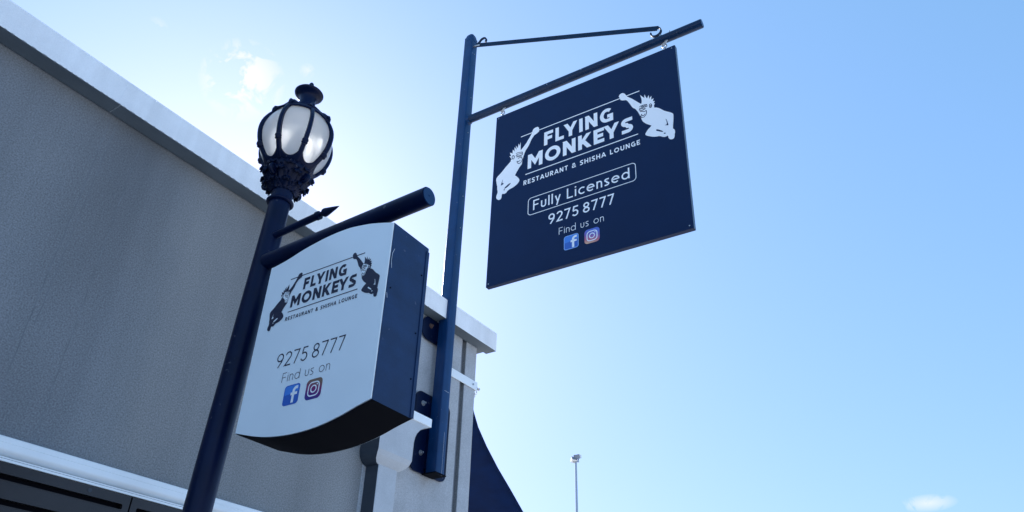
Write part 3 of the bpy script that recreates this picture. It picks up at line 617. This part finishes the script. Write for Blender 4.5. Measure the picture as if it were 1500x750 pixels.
def icons(root, fx, iy, ix, size, z, dark):
    f = MB(); fill(f, rrect(fx, iy, size, size, size*.16), z, 'fb_blue')
    o = f.build('social_icon', 'fb_blue', root)
    g = MB(); q = size/2
    pts = [(-q*.90, q*.02), (-q*.90, q*.74)] + [(-q*.74, q*.9), (q*.74, q*.9), (q*.90, q*.74), (q*.90, q*.28), (q*.3,q*.20), (-q*.3, q*.06)]
    fill(g, [(fx+a, iy+b) for a, b in pts], z + .0002); g.build('icon_gloss', 'fb_light', o)
    if not dark:
        g = MB(); r_ = rrect(fx, iy, size*.95, size*.95, size*.14); poly_lines(g, r_ + [r_[0]], size*.05, z + .0003); g.build('icon_rim', 'fb_rim', o)
    g = MB(); t = size*.155; cx = fx + size*.13
    st = [(cx, iy-q*.84), (cx, iy+q*.30)] + [(cx + size*.17*(1-math.cos(a*PI/12)), iy+q*.30+size*.17*math.sin(a*PI/12)) for a in range(1, 7)] + [(cx+size*.25, iy+q*.30+size*.17)]
    poly_lines(g, st, t, z + .0005); line(g, (cx-size*.17, iy+size*.03), (cx+size*.25, iy+size*.03), t*.85, z + .0006); g.build('icon_letter', 'print_white', o)
    f = MB(); fill(f, rrect(ix, iy, size, size, size*.22), z)
    o = f.build('social_icon', 'camera_print_dark' if dark else 'camera_print_light', root)
    g = MB(); r_ = rrect(ix, iy, size*.66, size*.66, size*.20); poly_lines(g, r_ + [r_[0]], size*.060, z + .0003)
    c_ = [(ix+size*.165*math.cos(a*PI/10), iy+size*.165*math.sin(a*PI/10)) for a in range(21)]; poly_lines(g, c_, size*.060, z + .0004)
    fill(g, [(ix+size*.20+size*.038*math.cos(a*PI/5), iy+size*.20+size*.038*math.sin(a*PI/5)) for a in range(10)], z + .0005)
    g.build('icon_outline', 'print_white', o)

# ------------------------------------------------------------------ hanging sign
HS = facing((3.782, 1.9414, 5.1587)) @ Matrix.Rotation(-.0161, 4, 'Z')
hs = empty('hanging_sign', HS, 'square navy restaurant sign board hanging from the long arm by two shackles, white lettering', 'hanging sign')
b = MB(); b.box((-.747,-.878,-.036), (.768,.692,0)); bd = b.build('board', 'sign_navy', hs, bevel=.0025)
b = MB(); b.box((.7685,-.877,-.034), (.7705,.690,-.003)); b.build('sheen_strip', 'edge_sheen', hs)  # pale strip: sky reflection on the board's edge put into its colour
s = .95; Z = .0012
logo(hs, s, 'print_white', 'sign_navy', Z)
words('licence_lettering', 'print_white', hs, 'Fully Licensed', -.396*s, .393*s, -.367*s, .092*s, .125, .18, thin, Z)
mb = MB(); r_ = rrect(0*s, -.324*s, .880*s, .156*s, .028*s); poly_lines(mb, r_ + [r_[0]], .0055*s, Z); mb.build('licence_frame', 'print_white', hs)
words('telephone_number', 'print_white', hs, '9275 8777', -.262*s, .268*s, -.541*s, .089*s, .13, .15, thin, Z, .24)
words('find_us_lettering', 'print_white', hs, 'Find us on', -.173*s, .184*s, -.660*s, .059*s, .075, .20, thin, Z, .50)
icons(hs, -.073*s, -.750*s, .090*s, .117*s, Z, False)
for (x, y) in ((-.725,.670),(.745,.670),(-.725,-.855),(.745,-.855)): b = MB(); b.tube([(x,y,-.001),(x,y,.002)], .0045, seg=8); b.build('corner_screw', 'galvanised', hs)
# eye bolts and shackles
for x in (-.700, .690):
    rt = Matrix.Translation((x, .742, -.018))
    b = MB(); b.tube([(x,.690,-.018),(x,.722,-.018)], .007, seg=8); b.tube([(x+.016*math.cos(a*PI/8), .736+.016*math.sin(a*PI/8), -.018) for a in range(17)], .0045, seg=8); b.build('eye_bolt', 'galvanised', hs)
    b = MB(); b.tube([(x+.020*math.cos(a*PI/8), .765+.018*math.sin(a*PI/8), -.018+.014*math.cos(a*PI/8)) for a in range(17)], .005, seg=8); b.tube([(x-.03,.775,-.03),(x+.03,.775,-.006)], .0055, seg=8); b.build('shackle', 'galvanised', hs)

# ------------------------------------------------------------------ street lamp
TL = .028; tx, ty = TL*.81, -TL*.59
base = Vector((1.6458 - 3.2*tx, 2.2652 - 3.2*ty, 0))
zax = Vector((tx, ty, 1)).normalized(); k_ = Vector((0,0,1)).cross(zax); RL = Matrix.Rotation(k_.length, 4, k_.normalized())
LM = Matrix.Translation(base) @ RL
lamp = empty('street_lamp', LM, 'old style dark street lamp with ribbed white glass globe and ornate capital', 'street lamp')
LI = LM.inverted()
def LL(p): return LI @ Vector(p)
b = MB(); prof = [(.15,0),(.15,.05),(.13,.08),(.13,.16),(.10,.20),(.085,.30),(.075,.55),(.068,.60),(.064,.64),(.0475,.70),(.0465,2.0),(.0455,3.0),(.0435,3.50)]
b.lathe(prof, seg=40); b.build('post', 'navy_paint', lamp)
b = MB(); b.lathe([(.044+.009*math.cos(a*PI/8)+.004, 3.503+.008*math.sin(a*PI/8)) for a in range(17)], seg=40); b.build('collar', 'navy_paint', lamp)
# capital: bell, acanthus leaves, scrolls
ZC = lambda z: 3.678 - (3.70 - z)*.74 if z > 3.52 else z
b = MB(); b.lathe([(r_, ZC(z_)) for r_, z_ in [(.0435,3.505),(.0445,3.525),(.048,3.545),(.058,3.566),(.072,3.590),(.080,3.62),(.086,3.645),(.092,3.66),(.096,3.675),(.090,3.690),(.074,3.700)]], seg=40)
cap_ = b.build('capital', 'navy_paint', lamp)
rnd = random.Random(5)
def leaf(ang, z0, z1, r0, r1, wd, tip, name):
    z0, z1 = ZC(z0), ZC(z1); b = MB(); n, m = 9, 8; vs = []
    for i in range(n+1):
        t = i/n
        if t < .75: r = r0 + (r1-r0)*(t/.75)**1.6; z = z0 + (z1-z0)*(t/.75)
        else:
            u = (t-.75)/.25; r = r1 + tip*math.sin(u*PI*.6); z = z1 + tip*.5*math.sin(u*PI) - tip*.9*u*u
        ww = wd*(math.sin(PI*(.18+.74*t))**.8)*(1 + .20*math.sin(t*22))
        for j in range(m+1):
            v = j/m*2-1; a = ang + v*ww/r; rr = r + .006*math.cos(v*PI*2.5)*(1-t*.3) - .004*abs(v)
            vs.append((rr*math.cos(a), rr*math.sin(a), z - .006*abs(v)*t))
    b.add(vs, [(i*(m+1)+j, i*(m+1)+j+1, (i+1)*(m+1)+j+1, (i+1)*(m+1)+j) for i in range(n) for j in range(m)], None, True)
    o = b.build(name, 'navy_paint', cap_); md = o.modifiers.new('thickness', 'SOLIDIFY'); md.thickness = .004; return o
vaz = math.radians(234)
for i in range(8): leaf(vaz + i*PI/4, 3.530, 3.580, .046, .074, .026, .016, 'leaf')
for i in range(8): leaf(vaz + PI/8 + i*PI/4, 3.565, 3.632, .068, .092, .034, .016, 'leaf')
for i in range(8): leaf(vaz + i*PI/4, 3.615, 3.668, .084, .102, .036, .012, 'leaf')
for i in range(4):                               # corner scrolls
    a = vaz + math.radians(50) + i*PI/2; ca, sa = math.cos(a), math.sin(a)
    b = MB(); pts = [(.058*ca, .058*sa, ZC(3.575)), (.070*ca, .070*sa, ZC(3.60)), (.085*ca,.085*sa,ZC(3.628))]
    for j in range(22):
        th = PI*.62 - j*PI*.16; rr = .024*(1 - j/26)
        q = .092 + rr*math.cos(th); pts.append((q*ca, q*sa, ZC(ZC(3.612)) + rr*.9*math.sin(th)))
    b.tube(pts, [.010]*3 + [.0085]*22, seg=8); b.tube([((.092)*ca + .012*sa, .092*sa - .012*ca, ZC(3.612)), (.092*ca - .012*sa, .092*sa + .012*ca, ZC(3.612))], .012, seg=10); b.build('scroll', 'navy_paint', cap_)
b = MB()
for i in range(24):
    a = i/24*2*PI; c_ = Vector((.090*math.cos(a), .090*math.sin(a), ZC(3.683)))
    b.lathe([(.0005,-.007),(.006,-.005),(.008,0),(.006,.005),(.0005,.007)], seg=6)
    for q in range(len(b.v)-30, len(b.v)): b.v[q] = tuple(Vector(b.v[q]) + c_)
o = b.build('bead', 'navy_paint', cap_); o['kind'] = 'stuff'
# globe
GD = .024
GP = [(z_-GD, r_) for z_, r_ in [(3.690,.076),(3.712,.098),(3.735,.117),(3.765,.136),(3.80,.150),(3.84,.158),(3.875,.159),(3.91,.153),(3.945,.139),(3.97,.124),(3.99,.108)]]
def gr(z):
    for i in range(len(GP)-1):
        if GP[i][0] <= z <= GP[i+1][0]:
            t = (z-GP[i][0])/(GP[i+1][0]-GP[i][0])
            p0_ = GP[max(i-1,0)]; p3 = GP[min(i+2,len(GP)-1)]; a_, b_ = GP[i][1], GP[i+1][1]
            m0 = (b_-p0_[1])/2 if i > 0 else b_-a_; m1 = (p3[1]-a_)/2
            return (2*t**3-3*t*t+1)*a_ + (t**3-2*t*t+t)*m0 + (-2*t**3+3*t*t)*b_ + (t**3-t*t)*m1
    return GP[0][1] if z < GP[0][0] else GP[-1][1]
phase = vaz + math.radians(14)
NR = 8; z0_, z1_ = 3.672, 3.963
for i in range(NR):                              # one bowed panel between each pair of ribs
    b = MB(); n, m = 14, 6; vs = []
    for q in range(n+1):
        z = z0_ + (z1_-z0_)*q/n
        for j in range(m+1):
            a = phase + (i + j/m)*2*PI/NR; vs.append(((gr(z)-.004)*math.cos(a), (gr(z)-.004)*math.sin(a), z))
    b.add(vs, [(q*(m+1)+j, q*(m+1)+j+1, (q+1)*(m+1)+j+1, (q+1)*(m+1)+j) for q in range(n) for j in range(m)], None, True)
    b.build('globe_panel', 'opal_glass', lamp)
def surf(name, zlo, zhi, fn, seg=96, rows=5, off=.004):
    b = MB(); vs = []
    for k in range(seg):
        a = phase + k/seg*2*PI; t = (k/seg*NR) % 1.0; lo, hi = fn(t)
        for q in range(rows+1):
            z = lo + (hi-lo)*q/rows; r = gr(z) + off
            vs.append((r*math.cos(a), r*math.sin(a), z))
    R_ = rows+1
    b.add(vs, [(k*R_+q, ((k+1)%seg)*R_+q, ((k+1)%seg)*R_+q+1, k*R_+q+1) for k in range(seg) for q in range(rows)], None, True)
    o = b.build(name, 'navy_paint', lamp); md = o.modifiers.new('thickness', 'SOLIDIFY'); md.thickness = .009; md.offset = 0; return o
arch = lambda t: (1 - math.sqrt(max(0, 1 - min(1, abs(2*t-1)/.92)**2)))
surf('lower_frame', 0, 0, lambda t: (3.664, 3.686 + .042*arch(t)))
surf('upper_frame', 0, 0, lambda t: (3.966, 3.941 - .012*max(0, (abs(2*t-1)-.6)/.4)**2), rows=3)
for i in range(NR):
    a = phase + i*2*PI/NR; ca, sa = math.cos(a), math.sin(a); b = MB(); vs = []; n = 16
    for q in range(n+1):
        z = 3.674 + .290*q/n; hw = .0070 + .003*(1-q/n); r = gr(z)
        for (dr, dt) in ((-.006,-1),(.008,-1),(.0125,-.45),(.0125,.45),(.008,1),(-.006,1)):
            vs.append(((r+dr)*ca - dt*hw*sa, (r+dr)*sa + dt*hw*ca, z))
    b.add(vs, [(q*6+j, q*6+(j+1)%6, (q+1)*6+(j+1)%6, (q+1)*6+j) for q in range(n) for j in range(6)], None, False)
    zk = 3.748; r = gr(zk) + .006                    # cast knuckle on the rib
    p_ = Vector((r*ca, r*sa, zk)); t_ = Vector(((gr(zk+.01)-gr(zk-.01))*ca, (gr(zk+.01)-gr(zk-.01))*sa, .02)).normalized()
    b.tube([p_ - t_*.014, p_ - t_*.009, p_ - t_*.003, p_ + t_*.003, p_ + t_*.009, p_ + t_*.014], [.010,.0145,.0125,.0145,.0125,.009], seg=12)
    b.build('rib', 'navy_paint', lamp)
b = MB(); b.lathe([(.0005,3.950),(.06,3.948),(.105,3.944),(.104,3.941),(.06,3.944),(.0005,3.946)], seg=40); b.build('added_reflector', 'case_lining', lamp)  # unseen white disc added to brighten the upper globe from inside
b = MB(); b.lathe([(.0005,3.690),(.018,3.690),(.018,3.735),(.030,3.750),(.042,3.790),(.040,3.830),(.026,3.855),(.0005,3.865)], seg=24); b.build('lamp_bulb', 'case_lining', lamp)
# crown: cast leaf at each rib head, roof, neck, disc, knob
b = MB(); b.lathe([(r_, z_-.024) for r_, z_ in [(.106,3.984),(.118,3.990),(.118,3.998),(.104,4.006),(.080,4.022),(.058,4.036),(.044,4.050),(.036,4.075)]], seg=48, wob=lambda a, z: 1 + (.035*math.cos(8*(a-phase)) if z < 3.986 else 0)); b.build('roof', 'navy_paint', lamp)
for i in range(NR):
    a = phase + i*2*PI/NR; ca, sa = math.cos(a), math.sin(a); b = MB()
    b.tube([(r*ca, r*sa, z-.024) for r, z in ((.126,3.970),(.132,3.975),(.133,3.985),(.126,3.998),(.116,4.004),(.100,4.016),(.082,4.028),(.066,4.038))], [.005,.007,.006,.009,.0075,.0095,.007,.003], seg=10); b.build('crown_leaf', 'navy_paint', lamp)
b = MB(); b.lathe([(.036,4.040),(.040,4.046),(.0365,4.054),(.034,4.080),(.036,4.102),(.043,4.115),(.056,4.120),(.0645,4.128),(.066,4.133),(.062,4.138),(.046,4.145),(.028,4.153),(.016,4.158),(.0005,4.160)], seg=40); b.build('finial', 'navy_paint', lamp)
b = MB(); b.lathe([(.007,4.155),(.008,4.170),(.012,4.178),(.0125,4.188),(.010,4.199),(.006,4.205),(.0005,4.207)], seg=16); b.build('knob', 'navy_paint', lamp)
# sign arm
b = MB(); b.tube([LL((1.640,2.235,3.193)), LL((1.640,1.434,3.212))], .0355, seg=36); arm2 = b.build('arm', 'navy_paint', lamp)
b = MB(); b.tube([LL((1.640,1.4345,3.212)), LL((1.640,1.431,3.212))], .0325, seg=30); b.tube([LL((1.640,1.432,3.214)), LL((1.640,1.4295,3.214))], .004, seg=8); b.build('end_plug', 'pole_paint', arm2)
# spear bar
b = MB(); b.tube([LL((1.640,2.235,3.318)), LL((1.640,1.985,3.331))], .0145, seg=20); b.tube([LL((1.640,1.997,3.3305)), LL((1.640,1.982,3.331))], .0175, seg=20); bar = b.build('spear_bar', 'navy_paint', lamp)
sp0 = Vector((1.640,1.982,3.331)); dd = Vector((0,-1,.055)).normalized()
b = MB(); b.tube([LL(sp0 + dd*t) for t in (0,.008,.014,.024,.032,.085,.104)], [.008,.007,.010,.0165,.0175,.006,.0004], seg=16); b.build('spear_tip', 'navy_paint', bar)

# ------------------------------------------------------------------ box sign under the lamp's arm
BSM = facing((1.553, 1.783, 2.8505))
bs = empty('box_sign', BSM, 'white faced box sign with dark sides and curved top and foot, under the lamp arm', 'box sign')
xl, xr = -.302, .284; yt, yb_ = .223, -.405
top = [(xl,.2235),(-.28,.2245),(-.218,.235),(-.144,.2535),(-.06,.267),(.005,.2725),(.06,.2725),(.10,.269),(.185,.253),(xr,.2225)]
bot = [(xr,-.4035),(.225,-.418),(.161,-.4365),(.073,-.453),(-.021,-.458),(-.109,-.453),(-.189,-.440),(xl+.004,-.411)]
def smooth_curve(P, k=4):
    o = []
    for i in range(len(P)-1):
        p0_ = P[max(i-1,0)]; p1_ = P[i]; p2_ = P[i+1]; p3_ = P[min(i+2,len(P)-1)]
        for j in range(k):
            t = j/k; o.append(tuple(.5*((2*p1_[c]) + (-p0_[c]+p2_[c])*t + (2*p0_[c]-5*p1_[c]+4*p2_[c]-p3_[c])*t*t + (-p0_[c]+3*p1_[c]-3*p2_[c]+p3_[c])*t**3) for c in (0,1)))
    return o + [P[-1]]
outl = smooth_curve(top) + smooth_curve(bot)
cen = (sum(p[0] for p in outl)/len(outl), sum(p[1] for p in outl)/len(outl))
DP = .190
b = MB(); b.prism(outl, -DP, -.0035, 2, 'box_side', cap=False)           # hollow sheet-metal case, open to both faces
b.prism([(cen[0]+(p[0]-cen[0])*.988, cen[1]+(p[1]-cen[1])*.988) for p in outl], -DP, -.0035, 2, 'case_lining', cap=False)
b.build('case', 'box_side', bs)
b = MB(); nb = len(smooth_curve(top)); low = outl[nb:]                # underside shade painted as a near-black sheet along the curved foot
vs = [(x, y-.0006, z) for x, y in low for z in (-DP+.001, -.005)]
b.add(vs, [(2*i, 2*i+1, 2*i+3, 2*i+2) for i in range(len(low)-1)], None, True); b.build('underside_shade', 'black_void', bs)
inn = [(cen[0]+(p[0]-cen[0])*.9965, cen[1]+(p[1]-cen[1])*.9965) for p in outl]
b = MB(); b.prism(inn, -.0034, 0.0, 2); b.build('face_panel', 'box_white', bs)
b = MB(); b.prism(inn, -DP-.003, -DP-.0001, 2); b.build('face_panel', 'box_white', bs)
b = MB()                                         # lapped seam and screws on the end panel
b.box((xr,-.402,-DP-.003), (xr+.0028,.205,-DP+.012)); b.build('end_seam', 'box_side', bs)
for (y, z) in ((.10,-.165),(-.12,-.165),(-.28,-.165),(-.02,-.022)): b = MB(); b.tube([(xr-.001,y,z),(xr+.0018,y,z)], .0028, seg=8); b.build('screw', 'black_void', bs)
for pts in ([(-.006+.0,.125,-.018),(.0,.105,-.010),(0,.075,-.009),(0,.05,-.014)], [(0,-.045,-.006),(0,-.062,-.011)]):
    b = MB(); b.tube([(xr+.0018, p[1], p[2]) for p in pts], .0009, seg=6); b.build('scratch', 'scratch_mark', bs)
for x in (-.14, .02): b = MB(); b.tube([(x,.262,-.095),(x,.330,-.095)], .008, seg=10); b.build('hanger_rod', 'navy_paint', bs)
s = .338; Z = .0008
logo(bs, s, 'print_dark', 'box_white', Z, bw=.0095)
words('telephone_number', 'print_dark', bs, '9275 8777', -.164, .141, -.2115, .0515, .085, .16, thin, Z, .26)
words('find_us_lettering', 'print_dark', bs, 'Find us on', -.121, .092, -.2705, .0335, .060, .20, thin, Z, .50)
icons(bs, -.0625, -.3225, .0355, .069, Z, True)
bpy.context.view_layer.update()
